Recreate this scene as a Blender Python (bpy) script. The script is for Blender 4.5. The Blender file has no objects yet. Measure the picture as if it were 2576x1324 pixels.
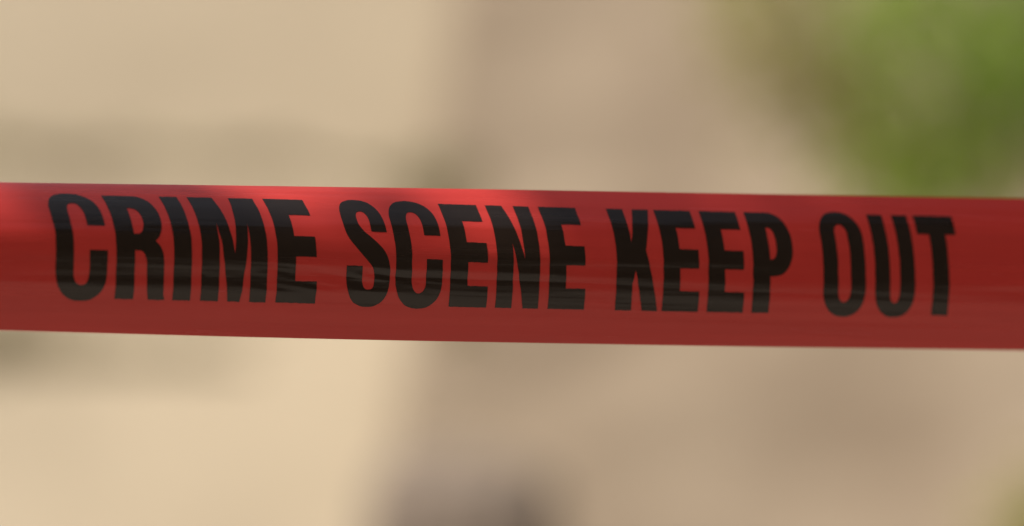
import bpy, bmesh, math, random
from mathutils import Vector, noise, Matrix
R = math.radians
random.seed(7)
scn = bpy.context.scene

# ------------------------------------------------------------------ camera
CAMZ = 1.35
K = 2576 * 200.0 / 36.0          # survey units: the photo measured at 2576 x 1324
TD = 2.80                        # distance of the sharp part of the tape
cd = bpy.data.cameras.new('camera'); cam = bpy.data.objects.new('camera', cd)
scn.collection.objects.link(cam)
cam.location = (0, 0, CAMZ); cam.rotation_euler = (R(90), 0, 0)
cd.lens = 200; cd.sensor_width = 36; cd.clip_end = 500; cd.clip_start = 0.05
cd.dof.use_dof = True; cd.dof.focus_distance = TD; cd.dof.aperture_fstop = 4.0
scn.camera = cam

# ------------------------------------------------------------------ light
SUN_EL = 58.0
SUN_AZ = 245.0                    # compass direction the sun stands in (0 = +Y, 90 = +X)
sdir = Vector((math.sin(R(SUN_AZ)) * math.cos(R(SUN_EL)),
               math.cos(R(SUN_AZ)) * math.cos(R(SUN_EL)), math.sin(R(SUN_EL))))
w = bpy.data.worlds.new('World'); scn.world = w; w.use_nodes = True
nt = w.node_tree
sky = nt.nodes.new('ShaderNodeTexSky'); sky.sky_type = 'NISHITA'; sky.sun_disc = False
sky.sun_elevation = R(SUN_EL); sky.sun_rotation = R(SUN_AZ)
sky.air_density = 1.0; sky.dust_density = 6.0; sky.ozone_density = 0.6
bg = nt.nodes['Background']; bg.inputs['Strength'].default_value = 0.08
hz = nt.nodes.new('ShaderNodeHueSaturation'); hz.inputs['Saturation'].default_value = .5   # hazy summer sky
nt.links.new(sky.outputs[0], hz.inputs['Color']); nt.links.new(hz.outputs[0], bg.inputs[0])
sl = bpy.data.lights.new('sun', 'SUN'); sl.energy = 5.0; sl.angle = R(0.6); sl.color = (1, .93, .82)
so = bpy.data.objects.new('sun', sl); scn.collection.objects.link(so)
so.rotation_euler = sdir.to_track_quat('Z', 'Y').to_euler(); so.location = (0, 0, 8)
scn.view_settings.view_transform = 'Standard'; scn.view_settings.look = 'None'
scn.view_settings.exposure = 0.28; scn.view_settings.gamma = 1.0
scn.view_settings.use_curve_mapping = False
scn.cycles.use_denoising = True; scn.cycles.sample_clamp_indirect = 4; scn.cycles.sample_clamp_direct = 12

# ------------------------------------------------------------------ helpers
def at(px, py, Y):
    return Vector(((px - 1288) * Y / K, Y, CAMZ - (py - 662) * Y / K))

def tag(o, label=None, cat=None, group=None, kind=None):
    if label: o['label'] = label
    if cat: o['category'] = cat
    if group: o['group'] = group
    if kind: o['kind'] = kind
    return o

def link(name, me, mat, parent=None):
    o = bpy.data.objects.new(name, me); scn.collection.objects.link(o)
    if mat: me.materials.append(mat)
    if parent: o.parent = parent; o.matrix_parent_inverse = Matrix.Translation(-parent.location)
    return o

def empty(name, loc):
    o = bpy.data.objects.new(name, None); scn.collection.objects.link(o); o.location = loc
    o.empty_display_size = .1
    return o

def new_mat(name):
    m = bpy.data.materials.new(name); m.use_nodes = True
    return m, m.node_tree, m.node_tree.nodes, m.node_tree.links, m.node_tree.nodes['Principled BSDF']

def rough_mat(name, c1, c2, scale=3.0, rough=.9, bump=.3, fine=60, lo=.35, hi=.65):
    m, t, N, L, p = new_mat(name)
    tc = N.new('ShaderNodeTexCoord'); n1 = N.new('ShaderNodeTexNoise'); n1.inputs['Scale'].default_value = scale
    n1.inputs['Detail'].default_value = 5
    L.new(tc.outputs['Object'], n1.inputs['Vector'])
    cr = N.new('ShaderNodeValToRGB'); cr.color_ramp.elements[0].position = lo; cr.color_ramp.elements[1].position = hi
    cr.color_ramp.elements[0].color = (*c1, 1); cr.color_ramp.elements[1].color = (*c2, 1)
    L.new(n1.outputs['Fac'], cr.inputs[0]); L.new(cr.outputs[0], p.inputs['Base Color'])
    n2 = N.new('ShaderNodeTexNoise'); n2.inputs['Scale'].default_value = fine; n2.inputs['Detail'].default_value = 6
    L.new(tc.outputs['Object'], n2.inputs['Vector'])
    b = N.new('ShaderNodeBump'); b.inputs['Strength'].default_value = bump; b.inputs['Distance'].default_value = .01
    L.new(n2.outputs['Fac'], b.inputs['Height']); L.new(b.outputs[0], p.inputs['Normal'])
    p.inputs['Roughness'].default_value = rough
    return m

def leaf_mat(name, c, c2):
    m, t, N, L, p = new_mat(name)
    gi = N.new('ShaderNodeNewGeometry'); cr = N.new('ShaderNodeValToRGB')
    cr.color_ramp.elements[0].color = (*c, 1); cr.color_ramp.elements[1].color = (*c2, 1)
    L.new(gi.outputs['Random Per Island'], cr.inputs[0]); L.new(cr.outputs[0], p.inputs['Base Color'])
    p.inputs['Roughness'].default_value = .55
    tr = N.new('ShaderNodeBsdfTranslucent'); L.new(cr.outputs[0], tr.inputs[0])
    mx = N.new('ShaderNodeMixShader'); mx.inputs[0].default_value = .4
    L.new(p.outputs[0], mx.inputs[1]); L.new(tr.outputs[0], mx.inputs[2])
    L.new(mx.outputs[0], N['Material Output'].inputs[0])
    return m

# ------------------------------------------------------------------ tape surface
TAN = math.tan(R(27)); XF = (960 - 1288) * TD / K
TDIR = Vector((1, TAN, 0)).normalized()       # along the tape, to the right and away
NB = Vector((-TDIR.y, TDIR.x, 0))             # horizontal normal pointing away from the camera
ORG = Vector((XF, TD, 0))
W = 0.0840
def lerp_tab(tab, x):
    if x <= tab[0][0]:
        (a, b), (c, d) = tab[0], tab[1]
        return b + (x - a) * (d - b) / (c - a) if x > tab[0][0] - 600 else b - 600 * (d - b) / (c - a)
    for (a, b), (c, d) in zip(tab, tab[1:]):
        if x <= c: return b + (x - a) * (d - b) / (c - a)
    (a, b), (c, d) = tab[-2], tab[-1]
    return d + min(x - c, 900) * (d - b) / (c - a)
BOT = [(0, 832), (440, 844), (880, 854.5), (1160, 860), (1700, 869.5), (2576, 882)]
TOP = [(0, 458), (560, 466), (1160, 475), (1700, 484.5), (2576, 500)]
THT = [(-200, 73), (300, 72), (750, 68), (1150, 58), (1500, 50), (1900, 41), (2300, 36), (2700, 33)]
def smooth_tab(tab, x, r=180):
    return sum(lerp_tab(tab, x + r * k / 3) for k in range(-3, 4)) / 7
NQ = 64
_cache = {}
def station(u):
    """bottom point, offsets back and heights for NQ+1 steps over the width"""
    key = round(u, 6)
    if key in _cache: return _cache[key]
    P = ORG + TDIR * u
    px = P.x / P.y * K + 1288
    pc = max(-900, min(3600, px))
    tht = max(24, min(74, smooth_tab(THT, pc)))
    back = [0.0]; up = [0.0]
    for i in range(NQ):
        q = (i + .5) / NQ
        if q < .49: th = -20 * ((.49 - q) / .49)
        else: th = tht * ((q - .49) / .51) ** .72
        back.append(back[-1] + math.sin(R(th)) * W / NQ)
        up.append(up[-1] + math.cos(R(th)) * W / NQ)
    zb = CAMZ - (smooth_tab(BOT, pc, 120) - 662) * P.y / K
    Pt = P + NB * back[-1]
    pxt = Pt.x / Pt.y * K + 1288
    zt = CAMZ - (smooth_tab(TOP, max(-900, min(3600, pxt)), 120) - 662) * Pt.y / K
    s = (zt - zb) / up[-1]
    k = smooth_tab([(-200, 1.28), (700, 1.26), (1130, 1.13), (1500, 1.08), (1900, 1.06), (2700, 1.06)], pc)
    back = [x * k for x in back]
    _cache[key] = (P, zb, back, [x * s for x in up])
    return _cache[key]

def surf(u, q, wr=True):
    P, zb, back, up = station(u)
    f = max(0, min(1, q)) * NQ; i = min(NQ - 1, int(f)); f -= i
    b = back[i] * (1 - f) + back[i + 1] * f
    z = up[i] * (1 - f) + up[i + 1] * f
    if wr:                                    # soft creases running along the film
        a = .9 - .5 * q
        b += .0010 * a * noise.noise(Vector((u * 4.0, q * 5.0, 3.1)))
        b += .00075 * max(0, .55 - abs(q - .18)) * noise.noise(Vector((u * 5.0 + q, q * 13.0, 6.2)))
        b += .00033 * a * noise.noise(Vector((u * 7.0 + q * 1.5, q * 19.0, 8.4)))
        g = math.exp(-((u - .0 + .03) / .045) ** 2) * math.exp(-((q - .33) / .12) ** 2)      # a small crumple
        b += .00045 * g * noise.noise(Vector((u * 40.0, q * 30.0 + u * 30, 2.2)))
        b += .00010 * a * noise.noise(Vector((u * 16.0 + q * 4, q * 47.0, 1.7)))
    return P + NB * b + Vector((0, 0, zb + z))

def surf_n(u, q):
    e = 2e-3; f = 8e-3
    q0 = max(0, q - f); q1 = min(1, q + f)
    du = surf(u + e, q) - surf(u - e, q); dq = surf(u, q1) - surf(u, q0)
    return du.cross(dq).normalized()
def proj(P): return (P.x / P.y * K + 1288, 662 - (P.z - CAMZ) / P.y * K)

def film_material(name, ink):
    m, t, N, L, p = new_mat(name)
    uv = N.new('ShaderNodeUVMap'); uv.uv_map = 'film'
    def streak(sx, sy, det, w=0.0):
        mp = N.new('ShaderNodeMapping'); mp.inputs['Scale'].default_value = (sx, sy, 1)
        L.new(uv.outputs[0], mp.inputs[0])
        n = N.new('ShaderNodeTexNoise'); n.inputs['Scale'].default_value = 1; n.inputs['Detail'].default_value = det
        n.inputs['Distortion'].default_value = w
        L.new(mp.outputs[0], n.inputs['Vector']); return n
    a = streak(5, 130, 3, .6); b = streak(14, 420, 2, .3); c = streak(900, 900, 2)
    b1 = N.new('ShaderNodeBump'); b1.inputs['Strength'].default_value = .6; b1.inputs['Distance'].default_value = .0007
    L.new(a.outputs['Fac'], b1.inputs['Height'])
    b2 = N.new('ShaderNodeBump'); b2.inputs['Strength'].default_value = .35; b2.inputs['Distance'].default_value = .00012
    L.new(b.outputs['Fac'], b2.inputs['Height']); L.new(b1.outputs[0], b2.inputs['Normal'])
    b3 = N.new('ShaderNodeBump'); b3.inputs['Strength'].default_value = .25; b3.inputs['Distance'].default_value = .00004
    L.new(c.outputs['Fac'], b3.inputs['Height']); L.new(b2.outputs[0], b3.inputs['Normal'])
    L.new(b3.outputs[0], p.inputs['Normal'])
    rr = streak(9, 180, 4, .5)
    mr = N.new('ShaderNodeMapRange'); mr.inputs['To Min'].default_value = .16; mr.inputs['To Max'].default_value = .34
    L.new(rr.outputs['Fac'], mr.inputs['Value']); L.new(mr.outputs[0], p.inputs['Roughness'])
    p.inputs['IOR'].default_value = 1.48
    if ink:
        p.inputs['Base Color'].default_value = (.015, .0095, .007, 1)
    else:
        cr = N.new('ShaderNodeValToRGB')
        cr.color_ramp.elements[0].color = (.44, .036, .031, 1); cr.color_ramp.elements[0].position = .3
        cr.color_ramp.elements[1].color = (.50, .042, .036, 1); cr.color_ramp.elements[1].position = .7
        L.new(a.outputs['Fac'], cr.inputs[0]); L.new(cr.outputs[0], p.inputs['Base Color'])
        tr = N.new('ShaderNodeBsdfTranslucent'); tr.inputs[0].default_value = (.6, .035, .025, 1)
        mx = N.new('ShaderNodeMixShader'); mx.inputs[0].default_value = .2
        L.new(p.outputs[0], mx.inputs[1]); L.new(tr.outputs[0], mx.inputs[2])
        L.new(mx.outputs[0], N['Material Output'].inputs[0])
    return m
red = film_material('red_film', False); ink = film_material('black_ink', True)

def frange(a, b, s):
    n = max(1, round((b - a) / s)); return [a + (b - a) * i / n for i in range(n + 1)]
us = frange(-1.7, -.4, .01)[:-1] + frange(-.4, .55, .0025)[:-1] + frange(.55, 2.4, .01)
nq = 72
me = bpy.data.meshes.new('film_strip')
V = []; UV = []; F = []
for u in us:
    for j in range(nq + 1):
        q = j / nq; V.append(surf(u, q)); UV.append((u, q * W))
for i in range(len(us) - 1):
    for j in range(nq):
        a = i * (nq + 1) + j; F.append((a, a + nq + 1, a + nq + 2, a + 1))
me.from_pydata(V, [], F)
uvl = me.uv_layers.new(name='film')
for l in me.loops: uvl.data[l.index].uv = UV[l.vertex_index]
me.polygons.foreach_set('use_smooth', [True] * len(me.polygons))
tape = link('barrier_tape', me, red)
tag(tape, 'glossy red plastic barrier tape stretched across, printed CRIME SCENE KEEP OUT in black', 'barrier tape')

# ------------------------------------------------------------------ lettering
QB, QT = .210, .849
def u_of(px, q=QB):
    lo, hi = -1.2, 2.0
    for _ in range(40):
        m_ = (lo + hi) / 2
        P = surf(m_, q, False)
        if P.x / P.y * K + 1288 < px: lo = m_
        else: hi = m_
    return lo

def arc(cx, cy, rx, ry, a0, a1, n=18, p=2.25):
    out = []
    for i in range(n + 1):
        a = R(a0 + (a1 - a0) * i / n); c, s = math.cos(a), math.sin(a)
        out.append((cx + rx * math.copysign(abs(c) ** (2 / p), c), cy + ry * math.copysign(abs(s) ** (2 / p), s)))
    return out
# glyphs: x in 0..1 of the letter's own width, y 0 baseline .. 1 cap height; loops = outline + holes
def rect(x0, y0, x1, y1): return [(x0, y0), (x1, y0), (x1, y1), (x0, y1)]
def gE():
    return [[(0, 0), (1, 0), (1, .195), (.46, .195), (.46, .41), (.98, .41), (.98, .592), (.46, .592), (.46, .805), (1, .805), (1, 1), (0, 1)]]
def gI(): return [rect(0, 0, 1, 1)]
def gT(): return [[(.30, 0), (.72, 0), (.72, .80), (1, .80), (1, 1), (0, 1), (0, .80), (.30, .80)]]
def gC():
    o = arc(.5, .24, .5, .265, 0, -180)                      # bottom, right to left
    o += arc(.5, .76, .5, .265, 180, 0)                      # top, left to right
    o += [(1, .645), (.655, .645)]
    o += arc(.5, .76, .155, .125, 0, 180, 12)
    o += arc(.5, .24, .155, .125, 180, 360, 12)
    o += [(.655, .425), (1, .425)]
    return [o]
def gO():
    o = arc(.5, .24, .5, .265, 0, -180) + arc(.5, .76, .5, .265, 180, 0)
    h = arc(.5, .24, .15, .125, 0, -180, 12) + arc(.5, .76, .15, .125, 180, 0, 12)
    return [o, h]
def gU():
    o = [(1, 1), (.60 + .02, 1)] + arc(.5, .24, .125, .125, 0, -180, 12) + [(.375, 1), (0, 1)] + arc(.5, .24, .5, .265, 180, 360)
    return [o]
def gN():
    return [[(0, 0), (.38, 0), (.38, .60), (.64, 0), (1, 0), (1, 1), (.64, 1), (.64, .45), (.38, 1), (0, 1)]]
def gM():
    return [[(0, 0), (.27, 0), (.27, .70), (.415, 0), (.60, 0), (.745, .70), (.745, 0), (1, 0), (1, 1), (.63, 1), (.505, .42), (.38, 1), (0, 1)]]
def gK():
    return [[(0, 0), (.38, 0), (.38, .26), (.45, .38), (.63, 0), (1, 0), (.70, .58), (.98, 1), (.60, 1), (.38, .64), (.38, 1), (0, 1)]]
def gP():
    o = [(0, 0), (.42, 0), (.42, .355)] + arc(.52, .6775, .48, .3225, -90, 90, 20) + [(0, 1)]
    h = [(.42, .515)] + arc(.47, .675, .135, .16, -90, 90, 12) + [(.42, .835)]
    return [o, h]
def gR():
    o = [(0, 0), (.375, 0), (.375, .43), (.42, .43)] + arc(.46, .29, .16, .14, 90, 0, 6)
    o += [(.63, .10), (.67, 0), (1, 0), (.97, .05), (.965, .33)] + arc(.78, .34, .18, .15, 20, 62, 4) + [(.80, .515)]
    o += arc(.56, .74, .42, .26, -38, 90, 14) + [(0, 1)]
    h = [(.375, .575)] + arc(.44, .705, .17, .13, -90, 90, 12) + [(.375, .835)]
    return [o, h]
def bez(p0, p1, p2, p3, n=12):
    r = []
    for i in range(n):
        t = i / n; a = (1 - t) ** 3; b = 3 * t * (1 - t) ** 2; c = 3 * t * t * (1 - t); d = t ** 3
        r.append((a * p0[0] + b * p1[0] + c * p2[0] + d * p3[0], a * p0[1] + b * p1[1] + c * p2[1] + d * p3[1]))
    return r
def gS():
    o = [(1 - .02, .66)]
    # outer top, right terminal over the top to the left shoulder
    o += bez((.98, .70), (.98, .92), (.84, 1.02), (.50, 1.02))
    o += bez((.50, 1.02), (.16, 1.02), (.02, .92), (.02, .755))
    o += bez((.02, .755), (.02, .62), (.10, .56), (.34, .455))
    o += bez((.34, .455), (.58, .355), (.645, .33), (.645, .24))
    o += bez((.645, .24), (.645, .165), (.61, .135), (.51, .135))
    o += bez((.51, .135), (.41, .135), (.365, .17), (.365, .25))
    o += [(.365, .345), (0, .345)]
    o += bez((0, .28), (0, .08), (.15, -.02), (.50, -.02))
    o += bez((.50, -.02), (.85, -.02), (1, .08), (1, .265))
    o += bez((1, .265), (1, .43), (.90, .49), (.66, .585))
    o += bez((.66, .585), (.43, .675), (.365, .70), (.365, .775))
    o += bez((.365, .775), (.365, .845), (.42, .87), (.50, .87))
    o += bez((.50, .87), (.60, .87), (.635, .83), (.635, .75))
    o += [(.635, .66)]
    return [o]
G = dict(C=gC, R=gR, I=gI, M=gM, E=gE, S=gS, N=gN, K=gK, P=gP, O=gO, U=gU, T=gT)
WORDS = [('CRIME', [(135, 265), (287, 412), (432, 477), (502, 667), (692, 792)]),
         ('SCENE', [(866, 976), (990, 1108), (1128, 1223), (1245, 1353), (1377, 1469)]),
         ('KEEP', [(1546, 1653), (1664, 1755), (1777, 1868), (1889, 1992)]),
         ('OUT', [(2066, 2172), (2196, 2296), (2312, 2409)])]
def smooth_pts(loop):
    out = []
    for i, p in enumerate(loop):
        n_ = loop[(i + 1) % len(loop)]
        d = math.hypot(p[0] - n_[0], p[1] - n_[1])
        if d < 1e-6: continue
        k = max(1, int(d / .04))
        for j in range(k): out.append((p[0] + (n_[0] - p[0]) * j / k, p[1] + (n_[1] - p[1]) * j / k))
    return out

def word_mesh(name, spans, glyphs, shift):
    bm_all = bmesh.new(); uvd = []
    Vv = []; Ff = []; Nn = []; Uv = []
    for (a, b), ch in zip(spans, glyphs):
        u0, u1 = u_of(a) + shift, u_of(b) + shift
        dq = .011 * (a - 1288) / 1288            # the print drifts a little on the film
        bm = bmesh.new()
        for loop in G[ch]():
            pts = smooth_pts(loop)
            vs = []
            for x, y in pts:                   # the ink edge wanders a little
                n1 = noise.noise(Vector((x * 9 + u0 * 50, y * 9, 4))) * .004
                n2 = noise.noise(Vector((x * 9 + u0 * 50, y * 9, 9))) * .0035
                vs.append(bm.verts.new((u0 + (u1 - u0) * (x + n1 * 2), QB + dq + (QT - QB) * (y + n2), 0)))
            for i in range(len(vs)): bm.edges.new((vs[i], vs[(i + 1) % len(vs)]))
        bmesh.ops.triangle_fill(bm, edges=bm.edges[:], use_beauty=True, normal=(0, 0, 1))
        for q in frange(QB - .02, QT + .02, .012):
            bmesh.ops.bisect_plane(bm, geom=bm.verts[:] + bm.edges[:] + bm.faces[:], plane_co=(0, q, 0), plane_no=(0, 1, 0))
        for u in frange(u0, u1, .003):
            bmesh.ops.bisect_plane(bm, geom=bm.verts[:] + bm.edges[:] + bm.faces[:], plane_co=(u, 0, 0), plane_no=(1, 0, 0))
        bm.verts.ensure_lookup_table(); bm.verts.index_update()
        base = len(Vv)
        for v in bm.verts:
            n = surf_n(v.co.x, v.co.y)
            p = surf(v.co.x, v.co.y)
            if n.dot(Vector((0, -1, .2))) < 0: n = -n
            Vv.append(p + n * .00016); Nn.append(n); Uv.append((v.co.x, v.co.y * W))
        for f in bm.faces:
            idx = [base + v.index for v in f.verts]
            p0, p1, p2 = Vv[idx[0]], Vv[idx[1]], Vv[idx[2]]
            if (p1 - p0).cross(p2 - p0).dot(Nn[idx[0]]) < 0: idx.reverse()
            Ff.append(idx)
        bm.free()
    bm_all.free()
    me = bpy.data.meshes.new(name); me.from_pydata(Vv, [], Ff)
    ul = me.uv_layers.new(name='film')
    for l in me.loops: ul.data[l.index].uv = Uv[l.vertex_index]
    me.polygons.foreach_set('use_smooth', [True] * len(me.polygons))
    me.normals_split_custom_set_from_vertices([tuple(n) for n in Nn])
    return me
period = u_of(2409) - u_of(137) + .052
for shift in (0, -period, period):
    for word, spans in WORDS:
        o = link('printed_word', word_mesh('printed_word', spans, word, shift), ink, tape)
        if shift == 0: o['label'] = 'black printed word ' + word

# ------------------------------------------------------------------ ground
gm = rough_mat('sandy_earth', (.20, .17, .14), (.29, .25, .21), 1.2, .95, .5, 40)
bm = bmesh.new(); bmesh.ops.create_grid(bm, x_segments=80, y_segments=80, size=150)
for v in bm.verts: v.co.z = .02 * noise.noise(v.co * .6)
me = bpy.data.meshes.new('ground'); bm.to_mesh(me); bm.free()
tag(link('ground', me, gm), kind='structure')

# ------------------------------------------------------------------ walls far behind
def slab(corners_bottom, corners_top, seg=40, amp=.006):
    """a rough-plastered block from two matching quads (4 corners each, counter-clockwise)"""
    bm = bmesh.new()
    B = [bm.verts.new(c) for c in corners_bottom]; T = [bm.verts.new(c) for c in corners_top]
    bm.faces.new(B[::-1]); bm.faces.new(T)
    for i in range(4): bm.faces.new((B[i], B[(i + 1) % 4], T[(i + 1) % 4], T[i]))
    bmesh.ops.recalc_face_normals(bm, faces=bm.faces)
    bmesh.ops.bevel(bm, geom=bm.edges[:], offset=.03, segments=3, affect='EDGES')
    bmesh.ops.subdivide_edges(bm, edges=[e for e in bm.edges if e.calc_length() > .4], cuts=14, use_grid_fill=True)
    for v in bm.verts:
        v.co += Vector((noise.noise(v.co * 2.3), noise.noise(v.co * 2.3 + Vector((9, 0, 0))), 0)) * amp
    me = bpy.data.meshes.new('m'); bm.to_mesh(me); bm.free()
    return me
cream = rough_mat('cream_plaster', (.43, .365, .27), (.53, .455, .34), .9, .9, .3, 50, .3, .7)
tan = rough_mat('tan_adobe', (.50, .395, .29), (.66, .54, .405), 1.3, .93, .5, 40, .36, .64)

YC = 19.0
me = slab([(-6, YC + 1.6, -.2), (2.2, YC, -.2), (2.2, YC + .4, -.2), (-6, YC + 2.0, -.2)],
          [(-6, YC + 1.6, 3.4), (2.2, YC, 3.4), (2.2, YC + .4, 3.4), (-6, YC + 2.0, 3.4)])
for v in me.vertices:                       # foot leans out, a shape added so the lower wall catches more sun
    if v.co.z < 1.32: v.co.y -= (1.32 - v.co.z) * .115
tag(link('plaster_wall', me, cream), 'sunlit cream plastered wall filling the blurred distance behind the first word', 'wall')
YT = 17.5
eT = at(1125, 0, YT); eB = at(935, 1324, YT)
sl_ = (eT.x - eB.x) / (eT.z - eB.z)
xb = eB.x - sl_ * (eB.z + .2); xt = eB.x + sl_ * (3.2 - eB.z)
me = slab([(xb, YT, -.2), (6, YT + 1.0, -.2), (6, YT + 1.5, -.2), (xb + .5, YT + .5, -.2)],
          [(xt, YT + .15, 3.2), (6, YT + 1.15, 3.2), (6, YT + 1.5, 3.2), (xt + .5, YT + .65, 3.2)], amp=.02)
tag(link('adobe_wall', me, tan), 'shaded tan adobe wall with a leaning edge, blurred behind the later words', 'wall')

# ------------------------------------------------------------------ plants
def tube(bm, pts, rads, n=8):
    rings = []
    for i, (p, r) in enumerate(zip(pts, rads)):
        d = (pts[min(i + 1, len(pts) - 1)] - pts[max(i - 1, 0)]).normalized()
        a = d.orthogonal().normalized(); b = d.cross(a)
        if rings:                               # keep rings aligned
            a = (pa - d * pa.dot(d)).normalized(); b = d.cross(a)
        pa = a
        rings.append([bm.verts.new(p + (a * math.cos(6.2832 * k / n) + b * math.sin(6.2832 * k / n)) * r) for k in range(n)])
    for r0, r1 in zip(rings, rings[1:]):
        for k in range(n): bm.faces.new((r0[k], r0[(k + 1) % n], r1[(k + 1) % n], r1[k]))
    bm.faces.new(rings[0][::-1]); bm.faces.new(rings[-1])
def wob(p0, p1, n, amp, seed):
    return [p0.lerp(p1, i / n) + Vector((noise.noise(Vector((seed, i * .5, 0))), noise.noise(Vector((seed, i * .5, 5))), noise.noise(Vector((seed, i * .5, 9))))) * amp * math.sin(math.pi * i / n) ** .5 for i in range(n + 1)]
def leaf(V, F, c, size, rng):
    d = Vector((rng.gauss(0, 1), rng.gauss(0, 1), rng.gauss(0, .7))).normalized()
    s = d.cross(Vector((rng.gauss(0, 1), rng.gauss(0, 1), rng.gauss(0, 1)))).normalized()
    n = d.cross(s); b = len(V)
    l, w_ = size * rng.uniform(.7, 1.25), size * .28
    V += [c - d * l * .5, c - d * l * .1 + s * w_ + n * l * .05, c + d * l * .25 + s * w_ * .8 + n * l * .04, c + d * l * .5 - n * l * .08,
          c + d * l * .25 - s * w_ * .8 + n * l * .04, c - d * l * .1 - s * w_ + n * l * .05, c]
    F += [(b, b + 1, b + 6), (b + 1, b + 2, b + 6), (b + 2, b + 3, b + 6), (b + 3, b + 4, b + 6), (b + 4, b + 5, b + 6), (b + 5, b, b + 6)]
def leaves(clumps, size, seed):
    rng = random.Random(seed); V = []; F = []
    for c, r, n in clumps:
        for _ in range(n):
            v = Vector((rng.gauss(0, .5), rng.gauss(0, .5), rng.gauss(0, .5)))
            leaf(V, F, c + Vector((v.x * r[0], v.y * r[1], v.z * r[2])), size, rng)
    me = bpy.data.meshes.new('leaves'); me.from_pydata(V, [], F); return me
bark = rough_mat('grey_brown_bark', (.09, .07, .045), (.17, .13, .09), 9, .95, .8, 60)
pale_bark = rough_mat('pale_dry_bark', (.22, .18, .115), (.32, .27, .18), 9, .95, .8, 60)
lf_mid = leaf_mat('mid_green_leaf', (.21, .33, .035), (.33, .44, .055))
lf_dark = leaf_mat('dark_green_leaf', (.15, .26, .04), (.26, .36, .07))
lf_olive = leaf_mat('olive_leaf', (.26, .25, .07), (.38, .34, .11))
lf_dry = leaf_mat('dry_olive_leaf', (.2, .17, .10), (.3, .255, .15))

def bush(name, base, clumps_by_mat, stems, label, cat, leafsize=.055, seed=1):
    root = empty(name, base)
    bm = bmesh.new()
    for i, (p1, r) in enumerate(stems):
        n = 7
        tube(bm, wob(Vector(base) + Vector((.03 * i, 0, -.05)), p1, n, .16, seed + i), [r * (1 - .75 * k / n) for k in range(n + 1)])
    me = bpy.data.meshes.new('stem'); bm.to_mesh(me); bm.free()
    me.polygons.foreach_set('use_smooth', [True] * len(me.polygons))
    link('stem', me, bark, root)
    for i, (mt, cl) in enumerate(clumps_by_mat):
        link('foliage', leaves(cl, leafsize, seed * 10 + i), mt, root)
    tag(root, label, cat)
    return root
YB = 15.0
def cl(px, py, r, n, Y=YB, ry=None):
    q = Y / K
    return (at(px, py, Y) + Vector((0, random.uniform(-.15, .15), 0)), (r * q, .25, (ry or r) * q), n)
bush('tall_shrub', (2.15, YB, 0),
     [(lf_mid, [cl(2330, 470, 150, 120), cl(2570, 110, 130, 150), cl(2520, 250, 150, 90), cl(2210, 60, 170, 190), cl(2300, 430, 190, 300), cl(2200, 330, 170, 81), cl(2420, 200, 170, 144), cl(2480, 380, 170, 124), cl(2420, 10, 200, 144), cl(2300, -200, 300, 192)]),
      (lf_dark, [cl(2590, 230, 130, 60), cl(2480, 60, 130, 30), cl(2620, 50, 160, 40), cl(2700, 250, 220, 300), cl(2650, -200, 300, 240), cl(2760, 500, 200, 180)]),
      (lf_olive, [cl(2010, 100, 230, 150), cl(2150, 210, 240, 150), cl(1980, -80, 260, 160), cl(1850, 60, 160, 60), cl(2080, 260, 200, 90), cl(2200, 420, 160, 60), cl(2120, 300, 150, 36), cl(2560, 450, 130, 72)])],
     [(at(2300, -150, YB), .015), (at(2500, -200, YB), .03), (at(2650, 100, YB), .035), (at(2150, -60, YB), .012)],
     'tall bright green leafy shrub above the end of the tape', 'shrub', seed=3)
bush('low_shrub', (1.75, YB - .8, 0),
     [(lf_olive, [cl(2640, 1300, 110, 156, YB - .8), cl(2700, 1420, 220, 240, YB - .8)]),
      (lf_olive, [cl(2540, 1340, 130, 48, YB - .8)])],
     [(at(2620, 1250, YB - .8), .02), (at(2700, 1300, YB - .8), .02)],
     'small yellow-green shrub low down, below the end of the tape', 'shrub', seed=5)
# a half-bare tree left of the view; two of its boughs reach in over the cream wall
YD = 16.5
root = empty('dry_tree', (-2.75, YD, 0))
bm = bmesh.new()
tube(bm, wob(Vector((-2.75, YD, -.1)), Vector((-2.6, YD, 2.6)), 10, .12, 12), [.15 - .008 * k for k in range(11)], 12)
me = bpy.data.meshes.new('trunk'); bm.to_mesh(me); bm.free()
me.polygons.foreach_set('use_smooth', [True] * len(me.polygons))
link('trunk', me, pale_bark, root)
def bough(z0, p0, p1, r0, r1, clumps, seed):
    n = 12; bm = bmesh.new()
    pts = [Vector((-2.68, YD, z0))] + wob(p0, p1, n, .05, seed)
    tube(bm, pts, [r0] + [r0 + (r1 - r0) * k / n for k in range(n + 1)])
    rng = random.Random(seed)
    for k in (4, 6, 8, 10):
        d = Vector((rng.uniform(.2, .5), rng.uniform(-.2, .2), rng.uniform(-.15, .15)))
        tube(bm, wob(pts[k], pts[k] + d, 5, .04, seed + k), [r1 * (1.0 - .15 * j) for j in range(6)], 6)
    me = bpy.data.meshes.new('branch'); bm.to_mesh(me); bm.free()
    me.polygons.foreach_set('use_smooth', [True] * len(me.polygons))
    br = link('branch', me, pale_bark, root)
    f = link('foliage', leaves(clumps, .05, seed), lf_dry, None)
    f.parent = br
bough(1.55, at(-500, 330, YD), at(1080, 440, YD), .055, .018,
      [cl(1085, 450, 110, 230, YD, 50), cl(1120, 560, 110, 130, YD, 120), cl(1150, 780, 90, 110, YD, 120), cl(40, 380, 230, 50, YD, 40), cl(600, 410, 400, 40, YD, 30)], 2)
bough(1.0, at(-500, 840, YD), at(640, 915, YD), .09, .015, [cl(-40, 860, 260, 380, YD, 70)], 6)
tag(root, 'half-bare tree whose dry olive-brown boughs cross the cream wall above and below the tape', 'tree')
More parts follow.
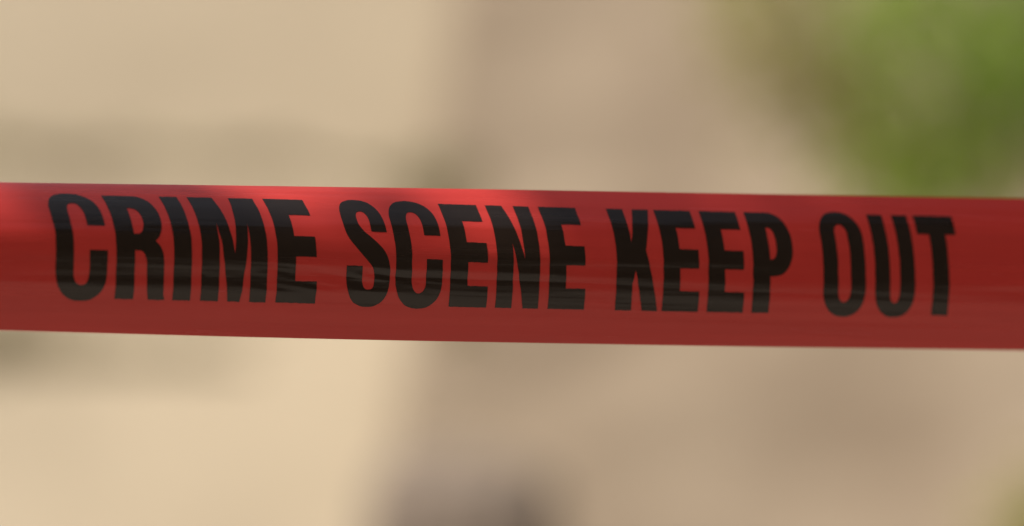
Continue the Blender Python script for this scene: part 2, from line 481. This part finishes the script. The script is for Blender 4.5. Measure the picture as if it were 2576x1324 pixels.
# dark boulder low in the middle
bm = bmesh.new(); bmesh.ops.create_icosphere(bm, subdivisions=5, radius=1)
c = at(1150, 1400, 16.3); top = at(1215, 1130, 16.3).z
for v in bm.verts:
    p = v.co.copy(); k = 1 + .12 * noise.noise(p * 1.4 + Vector((3, 1, 4))) + .07 * noise.noise(p * 4) + .02 * noise.noise(p * 14)
    sp = lambda t: math.copysign(abs(t) ** .38, t)
    d = Vector((sp(p.x) * .27, sp(p.y) * .24, sp(p.z) * top * .55)) * k
    d.rotate(Matrix.Rotation(R(-3), 3, 'Z'))
    v.co = d + Vector((c.x, 16.3, top * .42))
me = bpy.data.meshes.new('boulder'); bm.to_mesh(me); bm.free()
me.polygons.foreach_set('use_smooth', [True] * len(me.polygons))
tag(link('boulder', me, rough_mat('grey_brown_rock', (.16, .125, .10), (.22, .175, .14), 5, .9, .7, 50)),
    'dark grey-brown boulder in front of the tan wall, low in the middle', 'boulder')

# ------------------------------------------------------------------ tree beside the photographer: its leaves dapple the tape
def on_tape(px, q=.93): return surf(u_of(px, q), q, False)
DS = 3.2
spr = []
def shade(px, wpx, n, dist=DS, q=.9):
    p = on_tape(px, q) + sdir * dist
    spr.append((p, (wpx / K * TD, wpx / K * TD, wpx / K * TD * .8), n))
shade(320, 220, 190); shade(985, 50, 6); shade(1540, 200, 90); shade(2020, 330, 36); shade(2500, 260, 190)
shade(2800, 500, 300); shade(-520, 260, 200)
root = empty('shade_tree', (-2.9, -.6, 0))
top_ = on_tape(1000) + sdir * DS
fork = Vector((-2.9, -.4, 2.6))
bm = bmesh.new()
tube(bm, wob(Vector((-2.9, -.6, -.1)), fork, 8, .12, 21), [.14 - .006 * k for k in range(9)], 12)
me = bpy.data.meshes.new('trunk'); bm.to_mesh(me); bm.free(); link('trunk', me, bark, root)
bm = bmesh.new()
for i, (p, r, n) in enumerate(spr):
    tube(bm, wob(fork, p, 9, .15, 30 + i), [.035 * (1 - .085 * k) + .002 for k in range(10)], 7)
me = bpy.data.meshes.new('branch'); bm.to_mesh(me); bm.free(); link('branch', me, bark, root)
rngc = random.Random(4)
crown = list(spr)
for i in range(26):
    crown.append((Vector((rngc.uniform(-4.6, -2.2), rngc.uniform(-3.4, -.6), rngc.uniform(2.9, 5.2))), (.9, .9, .7), 170))
link('crown', leaves(crown, .05, 77), lf_mid, root)
tag(root, 'leafy green tree standing beside the tape, dappling its upper edge', 'tree')

# ------------------------------------------------------------------ unseen brown house, added as a dark reflection for the film
hn = Vector((-.75, .66, 0)).normalized(); ht = Vector((hn.y, -hn.x, 0))
hc = Vector((0, 2.8, 0)) - hn * 6.2
def hp(a, d, z): return hc + ht * a - hn * d + Vector((0, 0, z))
house = empty('reflection_house', hc)
bm = bmesh.new()
def hbox(bm, a0, a1, d0, d1, z0, z1):
    vs = [bm.verts.new(hp(a, d, z)) for z in (z0, z1) for a, d in ((a0, d0), (a1, d0), (a1, d1), (a0, d1))]
    for f in ((0, 3, 2, 1), (4, 5, 6, 7), (0, 1, 5, 4), (1, 2, 6, 5), (2, 3, 7, 6), (3, 0, 4, 7)): bm.faces.new([vs[i] for i in f])
for k in range(48):
    hbox(bm, -5.2, 5.2, .02 + (k % 2) * .004, 4, .2 * k, .2 * k + .195)
hbox(bm, -5.18, 5.18, .06, 3.9, 0, 9.6)
bmesh.ops.recalc_face_normals(bm, faces=bm.faces)
me = bpy.data.meshes.new('wall'); bm.to_mesh(me); bm.free()
link('wall', me, rough_mat('brown_timber', (.07, .042, .022), (.11, .07, .038), 6, .8, .5, 30), house)
bm = bmesh.new(); hbox(bm, -5.6, 5.6, -.55, 4.5, 9.62, 9.85); hbox(bm, -5.5, 5.5, 0, 4.0, 9.86, 10.3)
bmesh.ops.recalc_face_normals(bm, faces=bm.faces)
me = bpy.data.meshes.new('roof'); bm.to_mesh(me); bm.free()
link('roof', me, rough_mat('dark_roof', (.05, .04, .03), (.08, .065, .05), 6, .9, .5, 30), house)
tag(house, 'tall brown timber house facing the tape, unseen, added to darken the reflections in the black letters', 'house')
# stakes that carry the two ends of the tape, well outside the frame
wood = rough_mat('raw_timber', (.28, .19, .11), (.38, .27, .16), 8, .85, .5, 40)
for u, lab in ((-1.71, 'square timber stake holding the near end of the red tape'), (2.41, 'square timber stake holding the far end of the red tape')):
    p = surf(max(-1.7, min(2.4, u)), .5, False) + TDIR * (.02 if u > 0 else -.02)
    bm = bmesh.new(); bmesh.ops.create_cube(bm, size=1)
    for v in bm.verts: v.co = Vector((v.co.x * .045, v.co.y * .045, (v.co.z + .5) * (p.z + .22) - .1))
    bmesh.ops.bevel(bm, geom=bm.edges[:], offset=.004, segments=2, affect='EDGES')
    me = bpy.data.meshes.new('stake'); bm.to_mesh(me); bm.free()
    st_ = link('timber_stake', me, wood); st_.location = (p.x, p.y, 0)
    tag(st_, lab, 'stake')
